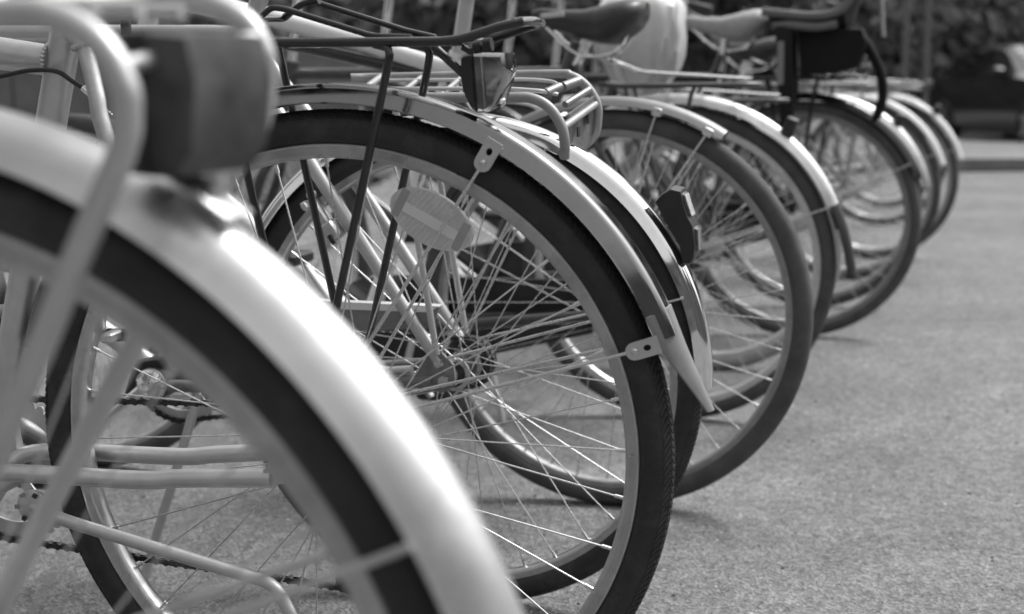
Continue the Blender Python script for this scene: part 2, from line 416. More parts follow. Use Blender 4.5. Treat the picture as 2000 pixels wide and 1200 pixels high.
def crankset(parent,bb,m=alu,ang=20,r=.085,teeth=42,guard=None,detail=1):
    gear(parent,bb,-.048,r,teeth,name='chainring',m=m)
    for sg,a in((1,ang),(-1,ang+180)):
        a=math.radians(a); e=(bb[0]+.17*math.cos(a),sg*.07,bb[1]+.17*math.sin(a)); mb=MB()
        mb.tube([(bb[0],sg*.058,bb[1]),e],[.013,.010],12,flat=.6); mb.cyl((bb[0],sg*.045,bb[1]),(bb[0],sg*.068,bb[1]),.017,16)
        c=mb.build('crank',m,parent)
        pb=MB(); pb.box((e[0],sg*.12,e[2]),(.07,.085,.022),bev=.005); pb.cyl(e,(e[0],sg*.16,e[2]),.006,8); pb.build('pedal',blackpl,c)
def front_end(parent,R,head,wx,fm,barm=chrome,barz=1.03,steer=0,hw=.24,grip=blackpl,straight=False):
    H0,H1=head
    f=MB(); cr=Vector((H0[0]+.005,0,H0[1]-.02))
    f.cyl((H0[0],0,H0[1]),(cr.x,0,cr.z-.01),.018,14)
    for sg in(1,-1): f.tube(curve([(cr.x,sg*.02,cr.z),(cr.x+.012,sg*.048,cr.z-.03),(cr.x+.05,sg*.05,(cr.z+R)/2),(wx-.02,sg*.052,R+.05),(wx,sg*.055,R)]),[.012]*8+[.011]*9,12)
    f.build('fork',fm,parent)
    s=MB(); sx=H1[0]-.03; s.cyl((H1[0],0,H1[1]),(sx,0,barz-.02),.011,12); s.tube([(sx,0,barz-.02),(sx+.06,0,barz)],.012,12); s.build('stem',barm,parent)
    b=MB(); bx=sx+.06
    if straight: pts=[(bx-.03,-hw,barz+.01),(bx,-.06,barz),(bx,.06,barz),(bx-.03,hw,barz+.01)]
    else: pts=[(bx-.20,-hw,barz+.03),(bx-.08,-hw+.01,barz+.06),(bx-.0,-hw*.6,barz+.06),(bx,-.04,barz),(bx,.04,barz),(bx-.0,hw*.6,barz+.06),(bx-.08,hw-.01,barz+.06),(bx-.20,hw,barz+.03)]
    c=curve(pts,6); b.tube(c,.011,12); hb=b.build('handlebar',barm,parent)
    for sg,seg in((-1,c[:6]),(1,c[-6:])):
        MB().tube(seg,.016,12).build('grip',grip,hb)
        k=seg[3]; MB().tube(curve([(k[0]+.05,k[1],k[2]-.02),(k[0]+.0,k[1]-sg*.0,k[2]-.045),(k[0]-.05,k[1],k[2]-.045)]),.005,8).build('brake_lever',alu,hb)
def bicycle(pos,yaw,lean,label):
    r=empty('bicycle',(pos[0],pos[1],0),(-lean,0,math.radians(yaw)+PI))
    return tag(r,label,'bicycle','bicycles parked in a row')
def mudguard_stays(parent,R,lipr,degs,y,eye=(.014,.372),r=.0019,m=steel,both=True):
    for d in degs:
        p=Vector(polar(R,lipr,d,y))
        for sg in((1,-1) if both else (1,)):
            mb=MB(); mb.tube([(p.x,sg*p.y,p.z),(eye[0],sg*.06,eye[1])],r,8); mb.build('fender_stay',m,parent)
def rack(parent,R,m,z=.74,x0=-.18,x1=.16,hw=.055,r=.0055,bars=4,drop=True,strutx=-.05,clamp=False):
    mb=MB(); pts=[(x1,hw*.6,z+.005),(x1-.04,hw,z),(x0+.03,hw,z),(x0,hw*.55,z),(x0,-hw*.55,z),(x0+.03,-hw,z),(x1-.04,-hw,z),(x1,-hw*.6,z+.005)]
    mb.tube(fillet(pts,.03),r,10)
    for k in range(bars):
        x=x0+.04+(x1-x0-.1)*k/(bars-1); mb.tube([(x,-hw,z),(x,hw,z)],r*.7,8)
    mb.tube([(x0,0,z),(x1-.02,0,z)],r*.6,8)
    o=mb.build('rack',m,parent)
    for sg in(1,-1):
        s=MB(); s.tube(fillet([(strutx,sg*hw,z),(strutx+.01,sg*hw,z-.02),(.012,sg*.064,R+.03)],.02),r*.85,8); s.tube([(x1-.06,sg*hw,z),(.016,sg*.066,R+.035)],r*.8,8)
        s.build('rack_strut',m,o)
    if clamp:
        c=MB(); c.tube(fillet([(x0+.02,.03,z+.012),(x1-.08,.03,z+.03),(x1-.03,.03,z+.05),(x1-.01,0,z+.06),(x1-.03,-.03,z+.05),(x1-.08,-.03,z+.03),(x0+.02,-.03,z+.012)],.015),.0028,8); c.build('spring_clip',chrome,o)
    return o
def tail_lamp(parent,poly_body,poly_lens,hw,bm,lm,ins=.13):
    b=MB().prism(poly_body,-hw,hw,ins).build('tail_lamp',bm,parent)
    MB().prism(poly_lens,-hw*.96,hw*.96,ins).build('lens',lm,b)
    return b
def kickstand(parent,p0,p1,p2=None,m=alu,r=.007):
    pts=[p0,p1]+([p2] if p2 else []); MB().tube(fillet(pts,.02),r,12).build('kickstand',m,parent)
#SCENE
# ------------------------------------------------------------------ setting: ground, pavement, verge
def grid_plane(name,x0,x1,y0,y1,z,m,kind='structure'):
    mb=MB(); mb.add([(x0,y0,z),(x1,y0,z),(x1,y1,z),(x0,y1,z)],[[0,1,2,3]],False); o=mb.build(name,m); tag(o,kind=kind); return o
def asphalt(name,base,speck=.45,scale=1.0,spread=.02):
    m=bpy.data.materials.new(name); m.use_nodes=True; n=m.node_tree; b=n.nodes['Principled BSDF']; b.inputs['Roughness'].default_value=.85; b.inputs['Specular IOR Level'].default_value=.35
    tc=n.nodes.new('ShaderNodeTexCoord')
    def noise(s,d=6,r=.6):
        t=n.nodes.new('ShaderNodeTexNoise'); t.inputs['Scale'].default_value=s*scale; t.inputs['Detail'].default_value=d; t.inputs['Roughness'].default_value=r
        n.links.new(tc.outputs['Object'],t.inputs['Vector']); return t.outputs[0]
    def rng(x,a,b_,c,d):
        r=n.nodes.new('ShaderNodeMapRange'); r.inputs[1].default_value=a; r.inputs[2].default_value=b_; r.inputs[3].default_value=c; r.inputs[4].default_value=d; n.links.new(x,r.inputs[0]); return r.outputs[0]
    def mul(a,b_):
        q=n.nodes.new('ShaderNodeMath'); q.operation='MULTIPLY'; n.links.new(a,q.inputs[0]); n.links.new(b_,q.inputs[1]); return q.outputs[0]
    vo=n.nodes.new('ShaderNodeTexVoronoi'); vo.inputs['Scale'].default_value=230*scale; n.links.new(tc.outputs['Object'],vo.inputs['Vector'])
    bwv=n.nodes.new('ShaderNodeRGBToBW'); n.links.new(vo.outputs['Color'],bwv.inputs[0])
    vo2=n.nodes.new('ShaderNodeTexVoronoi'); vo2.inputs['Scale'].default_value=75*scale; n.links.new(tc.outputs['Object'],vo2.inputs['Vector'])
    bw2=n.nodes.new('ShaderNodeRGBToBW'); n.links.new(vo2.outputs['Color'],bw2.inputs[0])
    grain=mul(rng(bwv.outputs[0],.15,.85,1-speck,1+speck),rng(bw2.outputs[0],.2,.8,.82,1.18))
    big=mul(rng(noise(1.1,4),.35,.65,.80,1.14),rng(noise(9,8,.7),.35,.65,.86,1.14))
    dark=rng(noise(38,3,.5),.66,.74,1,.45)
    lite=rng(noise(61,3,.5),.68,.74,1,1.6)
    v=mul(mul(grain,big),mul(dark,lite))
    q=n.nodes.new('ShaderNodeMath'); q.operation='MULTIPLY'; n.links.new(v,q.inputs[0]); q.inputs[1].default_value=base
    cb=n.nodes.new('ShaderNodeCombineColor'); [n.links.new(q.outputs[0],cb.inputs[i]) for i in range(3)]
    n.links.new(cb.outputs[0],b.inputs['Base Color'])
    bp=n.nodes.new('ShaderNodeBump'); bp.inputs['Strength'].default_value=.8; bp.inputs['Distance'].default_value=.003
    n.links.new(vo.outputs['Distance'],bp.inputs['Height']); n.links.new(bp.outputs[0],b.inputs['Normal'])
    return m
asph=asphalt('worn_asphalt',.168,.42)
grid_plane('ground',-200,200,-60,400,0,asph)
# raised pavement with kerb behind the row
pav=asphalt('pavement_concrete',.17,.2,.5)
KY=12.9
mb=MB(); mb.box((60,KY+3.35,.06),(120,6.4,.12)); tag(mb.build('pavement',pav),kind='structure')
mb=MB()
for i in range(60): mb.box((1.0+i*1.0-.5,KY+.06,.065),(.99,.15,.13),bev=.012)
tag(mb.build('kerb',mat('kerb_stone',.2,.8,0,.3,noise=.2,nscale=8)),kind='structure')
# soil and grass verge left of the pavement
soil=mat('soil',.07,.95,0,.2,noise=.5,nscale=3,dirt=.5,dirtcol=.14)
mb=MB(); N=40; vs=[];fs=[]
for j in range(N+1):
    for i in range(N+1):
        x=-16+14.9*i/N+ (.0); y=9.6+20*j/N; z=.02+.10*math.sin(i*.8)*math.sin(j*.6)*(1 if j>0 else 0)+random.uniform(0,.05); 
        vs.append((x,y,max(z,.004) if j>0 else .004))
for j in range(N):
    for i in range(N): a=j*(N+1)+i; fs.append([a,a+1,a+N+2,a+N+1])
mb.add(vs,fs); tag(mb.build('verge',soil),kind='structure')
grassm=mat('grass_blades',.07,.8,0,.3,noise=.5,nscale=2)
mb=MB()
for i in range(9000):
    x=random.uniform(-16,-1.3); y=random.uniform(9.7,24); h=random.uniform(.05,.20); a=random.uniform(0,PI); wd=.012
    dx,dy=math.cos(a)*wd,math.sin(a)*wd; lx,ly=random.uniform(-.05,.05),random.uniform(-.05,.05)
    mb.add([(x-dx,y-dy,.0),(x+dx,y+dy,.0),(x+lx,y+ly,h)],[[0,1,2]],False)
tag(mb.build('grass',grassm),kind='stuff')
# loose grit on the asphalt
mb=MB()
def pebble(x,y,s):
    vs=[]; 
    for dx,dy,dz in((1,0,0),(0,1,0),(-1,0,0),(0,-1,0),(0,0,1),(0,0,-.4)):
        k=random.uniform(.6,1.2)*s; vs.append((x+dx*k,y+dy*k,.6*max(dz,0)*k+.0002 if dz>=0 else 0))
    mb.add(vs,[[0,1,4],[1,2,4],[2,3,4],[3,0,4],[1,0,5],[2,1,5],[3,2,5],[0,3,5]],False)
for i in range(4200):
    y=1.2+4.0*random.random()**1.3; x=random.uniform(-.9,1.3)*y*.75; pebble(x,y,random.choice((.0010,.0013,.0017,.0024,.0036)))
tag(mb.build('grit',mat('grit_stone',.42,.8,0,.3,noise=.6,nscale=60)),kind='stuff')
mb=MB()
for i in range(1700):
    y=1.2+4.0*random.random()**1.3; x=random.uniform(-.9,1.3)*y*.75; pebble(x,y,random.choice((.0010,.0014,.002,.003,.0045)))
tag(mb.build('litter_specks',mat('dark_crumbs',.05,.8,0,.3,noise=.6,nscale=60)),kind='stuff')
# unseen dark bank added behind and beside the viewpoint to block low sky light
mb=MB(); rr=[(8.5,-.05),(10.5,1.6),(12.5,3.6),(15,5.6),(19,6.6),(26,6.8),(34,-.2)]; NA=60; vs=[];fs=[]
for i in range(NA+1):
    a=math.radians(158+ (392-158)*i/NA)
    for j,(r_,h_) in enumerate(rr):
        hh=h_*(1+.18*math.sin(i*.9+j)+.1*math.sin(i*2.3))*min(1,(i+.3)/4,(NA-i+.3)/4) if h_>0 else h_
        vs.append((r_*math.cos(a),r_*math.sin(a)+1.0,hh))
for i in range(NA):
    for j in range(len(rr)-1): q=i*len(rr)+j; fs.append([q,q+1,q+1+len(rr),q+len(rr)])
mb.add(vs,fs); tag(mb.build('sky_block_bank',mat('sky_block_dark',.06,.9,0,.2,noise=.5,nscale=1.5)),kind='structure')

# ------------------------------------------------------------------ bicycle A: nearest, silver
RA=.347
A=bicycle((-.3241,.7375),-18.75,.0223,'blurred nearest bicycle with broad pale fender, tubular rack and big boxy tail lamp')
wheel(A,(0,0,RA),RA,.0185,.3155,.3025,rear=True,detail=2,phase=.11,nsp=36)
fa=fender(A,RA,.3720,.352,.0268,-30,165,silver_hi,n=140,power=2.4)
# fender bridge plate between the far stay and the fender, with a bolt
p=polar(RA,.3775,58); mb=MB()
mb.box((p[0],0,p[2]+.001),(.034,.024,.0025),Matrix.Rotation(math.radians(-32),3,'Y'),bev=.0006)
mb.cyl((p[0],0,p[2]),(p[0]-.004,0,p[2]+.009),.0045,10); mb.build('bridge_plate',alu,fa)
ra=MB(); near=[(.20,.045,.756),(.02,.06,.753),(-.13,.06,.752),(-.165,.06,.7495),(-.186,.06,.738),(-.196,.06,.722),(-.1972,.06,.709),(-.193,.06,.692),(-.168,.06,.648),(-.1254,.06,.5711),(-.010,.064,.370)]
ra.tube(curve(near,6),.0066,14)
far=[(.20,-.045,.764),(.02,-.06,.765),(-.12,-.06,.765),(-.160,-.06,.7615),(-.186,-.06,.751),(-.1965,-.06,.737),(-.1975,-.06,.7227),(-.1918,-.06,.6973),(-.168,-.06,.6661),(-.1169,-.06,.5889),(-.0277,-.06,.4513),(.012,-.064,.385)]
ra.tube(curve(far,6),.0066,14)
ra.tube([(-.192,.06,.728),(-.1955,-.06,.742)],.004,10)
RK=ra.build('rack',silver,A)
rb=MB()
for y in(-.03,0,.03): rb.tube([(.2,y,.76),(-.06,y,.7585),(-.168,y*1.2,.754)],.0045,10)
for x in(.15,.05,-.05,-.14): rb.tube([(x,.06,.7535),(x,-.06,.7645)],.0045,10)
rb.build('rack_deck',silver,RK)
mb=MB(); mb.tube([(-.186,-.02,.705),(-.182,-.03,.672),(-.172,-.03,.662)],.0045,8); mb.build('lamp_bracket',alu,RK)
tail_lamp(A,[(-.172,.744),(-.188,.745),(-.190,.679),(-.179,.680),(-.172,.692)],[(-.188,.7445),(-.212,.742),(-.216,.722),(-.212,.690),(-.204,.6795),(-.190,.679)],.036,blackpl,lensh,.05)
for d,e in((29,0),(-12,0)):
    q=Vector(polar(RA,.352,d,.0275))
    for sg in(1,-1): MB().tube([(q.x,sg*q.y,q.z),(.012,sg*.062,RA+.03)],.0024,10).build('fender_stay',alu,A)
generic_frame(A,RA,silver); crankset(A,(.44,.285)); chain_part(A,(.44,.285),.085,(0,RA),.036,-.046)
saddle(A,.12,.93); MB().cyl((.262,0,.80),(.235,0,.885),.0125).build('seat_post',alu,A)
front_end(A,RA,((.93,.60),(.885,.80)),1.05,silver); wheel(A,(1.05,0,RA),RA,.0185,.3155,.3025,rear=False,detail=1)
fender(A,RA,.372,.352,.0265,95,200,silver_hi).location=(1.05,0,0)

# ------------------------------------------------------------------ bicycle B: in focus, black wire rack
RB=.3513
B=bicycle((-.1763,1.4731),-14.36,.035,'sharply focused bicycle with black wire rack, oval wheel reflector and grey mud flap')
wb=wheel(B,(0,0,RB),RB,.0192,.3180,.3065,rear=True,detail=2,tread=1,phase=-.03,nsp=36)
fb=fender(B,RB,.3785,.3600,.0245,20.5,165,satin,n=150,power=8)
# dark plastic sleeve where the reflector strip ends
# mud flap: curls outward below the tail
mb=MB(); rows=[]
for k,(d,r,wd) in enumerate([(24.5,.3815,.0258),(21,.3805,.0262),(18,.3815,.0245),(14.5,.3845,.0195),(11,.389,.0140),(8,.3945,.0095)]):
    row=[]
    for i in range(13):
        t=-1+i/6; drop=(.0205,.0200,.0175,.0125,.008,.005)[k]*abs(t)**(3 if k<2 else 2.2)
        row.append(Vector(polar(RB,r-drop,d,t*wd)))
    rows.append(row)
th=[]
for row in rows: th.append(row+[p+Vector((.0022,0,.0004)) for p in row[::-1]])
mb.loft(th); mb.build('mud_flap',greyrub,B)
r1=bracket(B,(-.1800,.6720),(-.1620,.6430),.0255,.018); r2_=bracket(B,(-.3400,.4760),(-.3070,.4650),.0255,.018)
eye=(.0135,.3764)
for rc in(r1,r2_):
    MB().tube([(rc.x,rc.y-.001,rc.z),(eye[0],.0615,eye[1])],.0019,10).build('fender_stay',steel,B)
    MB().tube([(rc.x,-rc.y,rc.z),(eye[0],-.0615,eye[1])],.0019,10).build('fender_stay',steel,B)
# rack
k=MB(); z=.7685
for sg in(1,-1):
    k.tube(fillet([(.19,sg*.045,z+.004),(.09,sg*.055,z+.002),(-.150,sg*.055,z-.001),(-.195,sg*.05,z+.0125),(-.213,sg*.042,z+.0165)],.02,6),.0046,12)
k.tube(fillet([(-.205,.047,z+.0150),(-.214,.02,z+.017),(-.214,-.02,z+.017),(-.205,-.047,z+.0150)],.02,6),.0046,12)
k.tube([(-.150,.055,z-.001),(-.150,-.055,z-.001)],.004,10); k.tube([(.02,.055,z),(.02,-.055,z)],.004,10); k.tube([(-.07,.055,z),(-.07,-.055,z)],.004,10)
k.tube(fillet([(.16,.016,z),(-.08,.016,z),(-.10,.0,z),(-.08,-.016,z),(.16,-.016,z)],.01),.003,10)
kr=k.build('rack',blackp,B)
for sg in(1,-1):
    xt=-.0868 if sg>0 else -.0905; xf=.0945 if sg>0 else .0787
    s=MB(); s.tube(fillet([(xt+.02,sg*.048,z-.002),(xt,sg*.057,z-.006),(xt+.005,sg*.059,z-.03),(.006,sg*.066,RB+.048)],.01),.0042,10)
    s.tube([(xf,sg*.057,z),(.014,sg*.068,RB+.046)],.0042,10)
    s.tube([(.006,sg*.066,RB+.05),(.014,sg*.067,RB+.012)],.0042,10); s.build('rack_strut',blackp,kr)
c=MB(); c.tube(fillet([(-.10,.034,z+.004),(-.06,.034,z+.006),(.03,.034,z+.034),(.045,.033,z+.036),(.062,.030,z+.024),(.066,.0,z+.026),(.06,-.034,z+.026),(.047,-.048,z+.042),(.032,-.048,z+.043),(-.069,-.048,z+.011),(-.10,-.044,z+.004)],.006,5),.0032,10)
c.tube(fillet([(.058,-.03,z+.028),(.035,-.018,z+.040),(.012,-.012,z+.043)],.01),.0036,10); c.build('spring_clip',blackp,kr)
# lamp mount from rail end to lamp with two rubber bushes
h=MB(); h.tube([(-.120,.03,z-.004),(-.150,.024,.735),(-.153,.02,.715)],.0042,10); h.tube([(-.150,.03,z-.006),(-.157,.03,z-.010),(-.176,.03,z-.006)],.0035,10); h.build('lamp_mount',blackp,kr)
h=MB(); h.cyl((-.162,.032,.7615),(-.169,.032,.7625),.0062,14); h.cyl((-.172,.032,.7635),(-.180,.032,.7645),.0068,14); h.build('rubber_bush',rubber,kr)
tail_lamp(B,[(-.147,.754),(-.1505,.7565),(-.158,.757),(-.161,.700),(-.156,.703),(-.1485,.719),(-.146,.735)],[(-.158,.7568),(-.1885,.756),(-.1905,.742),(-.188,.730),(-.178,.705),(-.170,.6995),(-.161,.700)],.0285,blackpl,lensm)
# spoke reflector
e=MB(); N=48; u=Vector((-.0773,0,-.0427)).normalized(); v=Vector((-u.z,0,u.x)); cc=Vector((-.1085,.012,.5935))
rings=[]
for y,s in((-.004,.96),(-.003,1),(.003,1),(.0045,.95)):
    rings.append([cc+Vector((0,y,0))+u*(.0465*s*math.cos(2*PI*i/N))+v*(.0262*s*math.sin(2*PI*i/N)) for i in range(N)])
e.loft([[tuple(p-Vector((0,0,RB))) for p in r_] for r_ in rings]); rf=e.build('spoke_reflector',reflm,wb); MB().tube([cc-Vector((0,0,RB))+Vector((0,.0035,0))+u*(.0455*math.cos(2*PI*i/40))+v*(.0253*math.sin(2*PI*i/40)) for i in range(40)],.0011,6,closed=True).build('reflector_rim',mat('clear_plastic_edge',.55,.2,coat=.6),rf); MB().box(cc-Vector((0,0,RB))+v*.002+Vector((0,.0045,0)),(.062,.0015,.011),Matrix.Rotation(math.atan2(-u.z,u.x),3,'Y'),bev=.0005).build('prism_band',mat('pale_prism',.62,.3,coat=.5),rf)
for sgn in(1,-1):
    q=cc-Vector((0,0,RB))+u*(.0355*sgn)+Vector((0,.004,0)); MB().box(q,(.009,.0022,.030),Matrix.Rotation(math.atan2(-u.z,u.x),3,'Y'),bev=.0008).build('clip',mat('smoked_plastic',.3,.35,coat=.3),rf)
# aluminium frame
f=MB(); st0=Vector((.435,0,.285)); f.tube([st0,(.3202,0,.691),(.2900,0,.800)],.0165,20)
f.tube([(.3120,0,.7560),(.375,0,.765),(.87,0,.815)],[.0165,.0175,.018],20); f.tube([(.43,0,.30),(.93,0,.62)],.019,20); f.tube([(.935,0,.59),(.885,0,.835)],.019,20)
f.cyl((.435,-.036,.285),(.435,.036,.285),.021,20); ff=f.build('frame',alu,B)
def weld(cx,rad,axis,par,a0=0,a1=2*PI,n=26):
    mb=MB(); ax=Vector(axis).normalized(); p_=Vector((0,1,0)); q_=ax.cross(p_)
    for i in range(n):
        a=a0+(a1-a0)*i/n; c_=Vector(cx)+p_*math.cos(a)*rad+q_*math.sin(a)*rad*1.05; mb.ball(c_,.0028,5)
    return mb.build('weld_bead',alu,par)
weld((.3145,0,.7565),.0172,(1,0,.12),ff)
for sg in(1,-1):
    s=MB(); s.tube(curve([(.2800,sg*.012,.783),(.2610,sg*.022,.770),(.2440,sg*.034,.722),(.2355,sg*.040,.690),(.205,sg*.048,.615),(.10,sg*.056,.475),(.016,sg*.060,.378)],6),[.0088]*37,14); s.build('seat_stay',alu,B)
    weld((.262,sg*.022,.771),.0100,(-.3,0,-1),ff,n=16)
    s=MB(); s.tube(curve([(.43,sg*.026,.295),(.3888,sg*.042,.3095),(.22,sg*.045,.312),(.17,sg*.046,.317),(.0592,sg*.052,.3258)],6),[.0115]*25,14,flat=.85); s.build('chain_stay',alu,B)
    s=MB(); s.prism([(.068,.335),(.018,.392),(.004,.388),(-.014,.358),(-.012,.338),(.004,.334),(.030,.335),(.06,.316)],sg*.056-.0028,sg*.056+.0028); s.build('dropout',alu,B)
f=MB(); f.cyl((.2239,0,.782),(.2239,0,.7965),.0055,12); f.build('cable_stop',blackpl,B)
f=MB(); f.tube(curve([(.60,.03,.70),(.45,.03,.725),(.3577,.03,.741),(.3206,.03,.7469),(.2907,.03,.7454),(.2736,.03,.7357),(.2611,.03,.7282)],6),.0026,10); bc=f.build('brake_cable',pvc,B)
f=MB(); f.cyl((.2611,.03,.7282),(.2465,.03,.7162),.0034,12); f.cyl((.2465,.03,.7162),(.2400,.031,.711),.0027,10); f.cyl((.24,.031,.711),(.2278,.033,.700),.0013,8,r2=.0008); f.build('ferrule',chrome,bc)
# rim brake on the stays near the front edge of the wheel
f=MB(); f.tube(curve([(.262,.030,.470),(.252,.040,.500),(.246,.046,.53)],4),.006,10); f.box((.246,.034,.4665),(.014,.030,.010),bev=.002); rbk=f.build('rim_brake',alu,B)
MB().box((.2455,.0200,.4650),(.030,.010,.013),bev=.002).build('brake_pad',rubber,rbk)
crankset(B,(.435,.285),r=.084,ang=-100); chain_part(B,(.435,.285),.088,(0,RB),.030,-.046,low=(.0204,.1697))
g=gear(B,(0,RB),-.040,.044,22,.02,'sprocket',chainm,False)
mb=MB(); mb.prism([(.004,.335),(.014,.30),(.028,.18),(.018,.165),(.004,.172),(-.004,.25)],-.058,-.054); mb.cyl((.018,-.05,.18),(.018,-.042,.18),.016,16); mb.cyl((.012,-.05,.27),(.012,-.042,.27),.016,16); mb.build('derailleur',chainm,B)
mb=MB(); mb.tube(fillet([(.3537,.040,.2735),(.3370,.047,.2685),(.3041,.052,.2620),(.0640,.052,.2085),(.0460,.052,.1720),(.044,.052,.150)],.016,6),.0072,14); ks=mb.build('kickstand',alu,B)
MB().revolve([(.001,0),(.017,0),(.018,.002),(.018,.008),(.012,.011),(.001,.011)],c=(.3537,.036,.2735),n=24,closedprof=False).build('pivot_disc',alu,ks)
mb=MB()
for i in range(6): a=i*PI/3; mb.box((.3537+.0155*math.cos(a),.0475,.2735+.0155*math.sin(a)),(.004,.003,.005),Matrix.Rotation(-a,3,'Y'))
mb.build('pivot_notches',chainm,ks)
saddle(B,.13,.97); MB().cyl((.292,0,.79),(.252,0,.925),.0135).build('seat_post',alu,B)
front_end(B,RB,((.935,.58),(.885,.84)),1.06,alu,barz=1.06,straight=True); wheel(B,(1.06,0,RB),RB,.0192,.3180,.3065,rear=False,detail=1)

# ------------------------------------------------------------------ bicycle C: chrome fender, grey tubular rack
RC=.3395
Cb=bicycle((-.0693,1.9451),-16.26,.0464,'bicycle with mirror chrome fender, grey tubular rack and black block tail lamp')
wheel(Cb,(0,0,RC),RC,.0190,.3125,.299,rear=True,detail=2,tread=1,phase=.05)
fc=fender(Cb,RC+.004,.3520,.3340,.0255,-2,168,chrome,n=150,power=3.6)
mb=MB(); cx_=polar(RC+.004,.347,-2.5)
k=MB(); z=.7160
def lift(y): return .012*(-y+.055)/.11*2
near=[(.16,.04,z+.004),(.0389,.055,z+.001),(-.095,.055,z),(-.1279,.055,z-.002),(-.150,.055,z-.014),(-.1650,.055,z-.036),(-.1690,.053,z-.058),(-.1665,.045,z-.078)]
k.tube(curve(near,6),.0068,14)
zf=.7405
far=[(.16,-.04,zf),(.1088,-.055,zf),(-.12,-.055,zf+.001),(-.152,-.055,zf-.002),(-.173,-.055,zf-.016),(-.1866,-.055,zf-.038),(-.188,-.055,zf-.058),(-.1826,-.055,zf-.082),(-.160,-.05,zf-.104)]
k.tube(curve(far,6),.0062,14); 
k.tube([(.12,.05,z+.002),(.12,-.05,zf)],.005,10); k.tube([(-.165,.05,z-.040),(-.186,-.05,zf-.04)],.005,10)
for x in(.06,.0,-.06): k.tube([(x,.055,z),(x,-.055,zf)],.0038,10)
kr=k.build('rack',greyen,Cb)
s=MB(); c_=fillet([(.10,.03,z+.012),(-.09,.03,z+.010),(-.135,.026,z+.006),(-.150,.012,z+.001)],.02); s.tube(c_,.0026,8); s.tube(fillet([(.10,-.03,zf-.004),(-.10,-.03,zf-.005),(-.135,-.024,zf-.008),(-.15,-.008,zf-.014)],.02),.0026,8)
s.build('spring_clip',alu,kr); s=MB(); s.tube([(-.137,.022,z+.003),(-.150,-.002,z+.010)],.0066,12); s.tube([(-.153,-.006,z+.010),(-.168,-.034,zf-.008)],.0066,12); s.tube([(-.160,.012,z-.012),(-.180,-.042,zf-.020)],.0046,12); s.build('clip_sleeve',greyp,kr)
mb=MB(); T=Vector((-.1835,-.048,.712)); 
q0=[Vector((-.186,-.050,.712)),Vector((-.168,.022,.692)),Vector((-.160,.030,.640)),Vector((-.170,-.020,.632)),Vector((-.182,-.052,.655))]
off=Vector((.003,.001,.0)); mb.add(q0+[p+off for p in q0],[[0,1,2,3,4],[9,8,7,6,5],[0,5,6,1],[1,6,7,2],[2,7,8,3],[3,8,9,4],[4,9,5,0]],False); pl=mb.build('end_plate',dirtytube,kr)
for (yy,zz,xx) in((-.025,.683,-.1795),(.004,.668,-.1725)):
    MB().box((xx-.003,yy,zz),(.0022,.012,.013),bev=.0003).build('plate_slot',blackpl,pl)
# struts and stays
for sg in(1,-1):
    zz=z if sg>0 else zf
    MB().tube([(.06,sg*.057,zz-.003),(.010,sg*.064,RC+.035)],.0045,10).build('rack_strut',silver,kr)
for sg in(1,-1):
    MB().tube([(.295,sg*.030,.782),(.1914,sg*.050,.6364),(.0069,sg*.055,.357)],[.0098,.0098,.0085],14).build('seat_stay',silver,Cb)
    MB().tube(curve([(.455,sg*.025,.30),(.25,sg*.045,.315),(.02,sg*.056,.336)]),.0095,12).build('chain_stay',dirtytube,Cb)
    s=MB(); s.prism([(.026,.372),(.008,.380),(-.012,.360),(-.014,.332),(.002,.322),(.040,.325),(.045,.342)],sg*.058-.003,sg*.058+.003); dp=s.build('dropout',dirtytube,Cb)
    h_=MB(); h_.cyl((.010,sg*.060,.362),(.010,sg*.064,.362),.0055,12); h_.cyl((0,sg*.060,RC),(0,sg*.072,RC),.008,6); h_.build('axle_nut',steel,dp)
f=MB(); f.tube([(.4637,0,.3046),(.302,0,.7882),(.285,0,.83)],.0150,18); f.tube([(.302,0,.804),(.4813,0,.8086),(.85,0,.818)],.0125,18); f.tube([(.46,0,.31),(.93,0,.62)],.015,18); f.tube([(.935,0,.60),(.88,0,.86)],.018,18)
f.cyl((.4637,-.037,.3046),(.4637,.037,.3046),.024,24); fcb=f.build('frame',silver,Cb); f=MB(); f.cyl((.4637,-.034,.3046),(.4637,.034,.3046),.0255,24); f.prism([(.44,.30),(.47,.275),(.52,.28),(.50,.335),(.45,.345)],-.03,.028,.1); f.build('bottom_bracket_shell',blackpl,Cb)
mb=MB(); mb.revolve([(.0225,.0),(.0235,.004),(.019,.007),(.014,.004),(.001,.004)],c=(.4637,.036,.3046),n=24,closedprof=False); mb.cyl((.4637,.036,.3046),(.4637,.058,.3046),.0075,12); mb.build('bottom_bracket_cup',chrome,fcb)
mb=MB(); mb.tube([(.4637,.060,.3046),(.52,.066,.262),(.585,.072,.187)],[.013,.011,.010],12,flat=.6); cr=mb.build('crank',chrome,Cb)
MB().box((.59,.115,.185),(.07,.085,.022),bev=.004).build('pedal',blackpl,cr)
gear(Cb,(.4637,.3046),-.048,.078,40); chain_part(Cb,(.4637,.3046),.078,(0,RC),.034,-.046); gear(Cb,(0,RC),-.046,.034,16,.012,'sprocket',chainm,False)
mb=MB(); mb.cyl((0,-.062,RC),(0,-.030,RC),.036,24); mb.cyl((0,-.032,RC),(0,.032,RC),.018,24); mb.build('gear_hub',chainm,Cb)
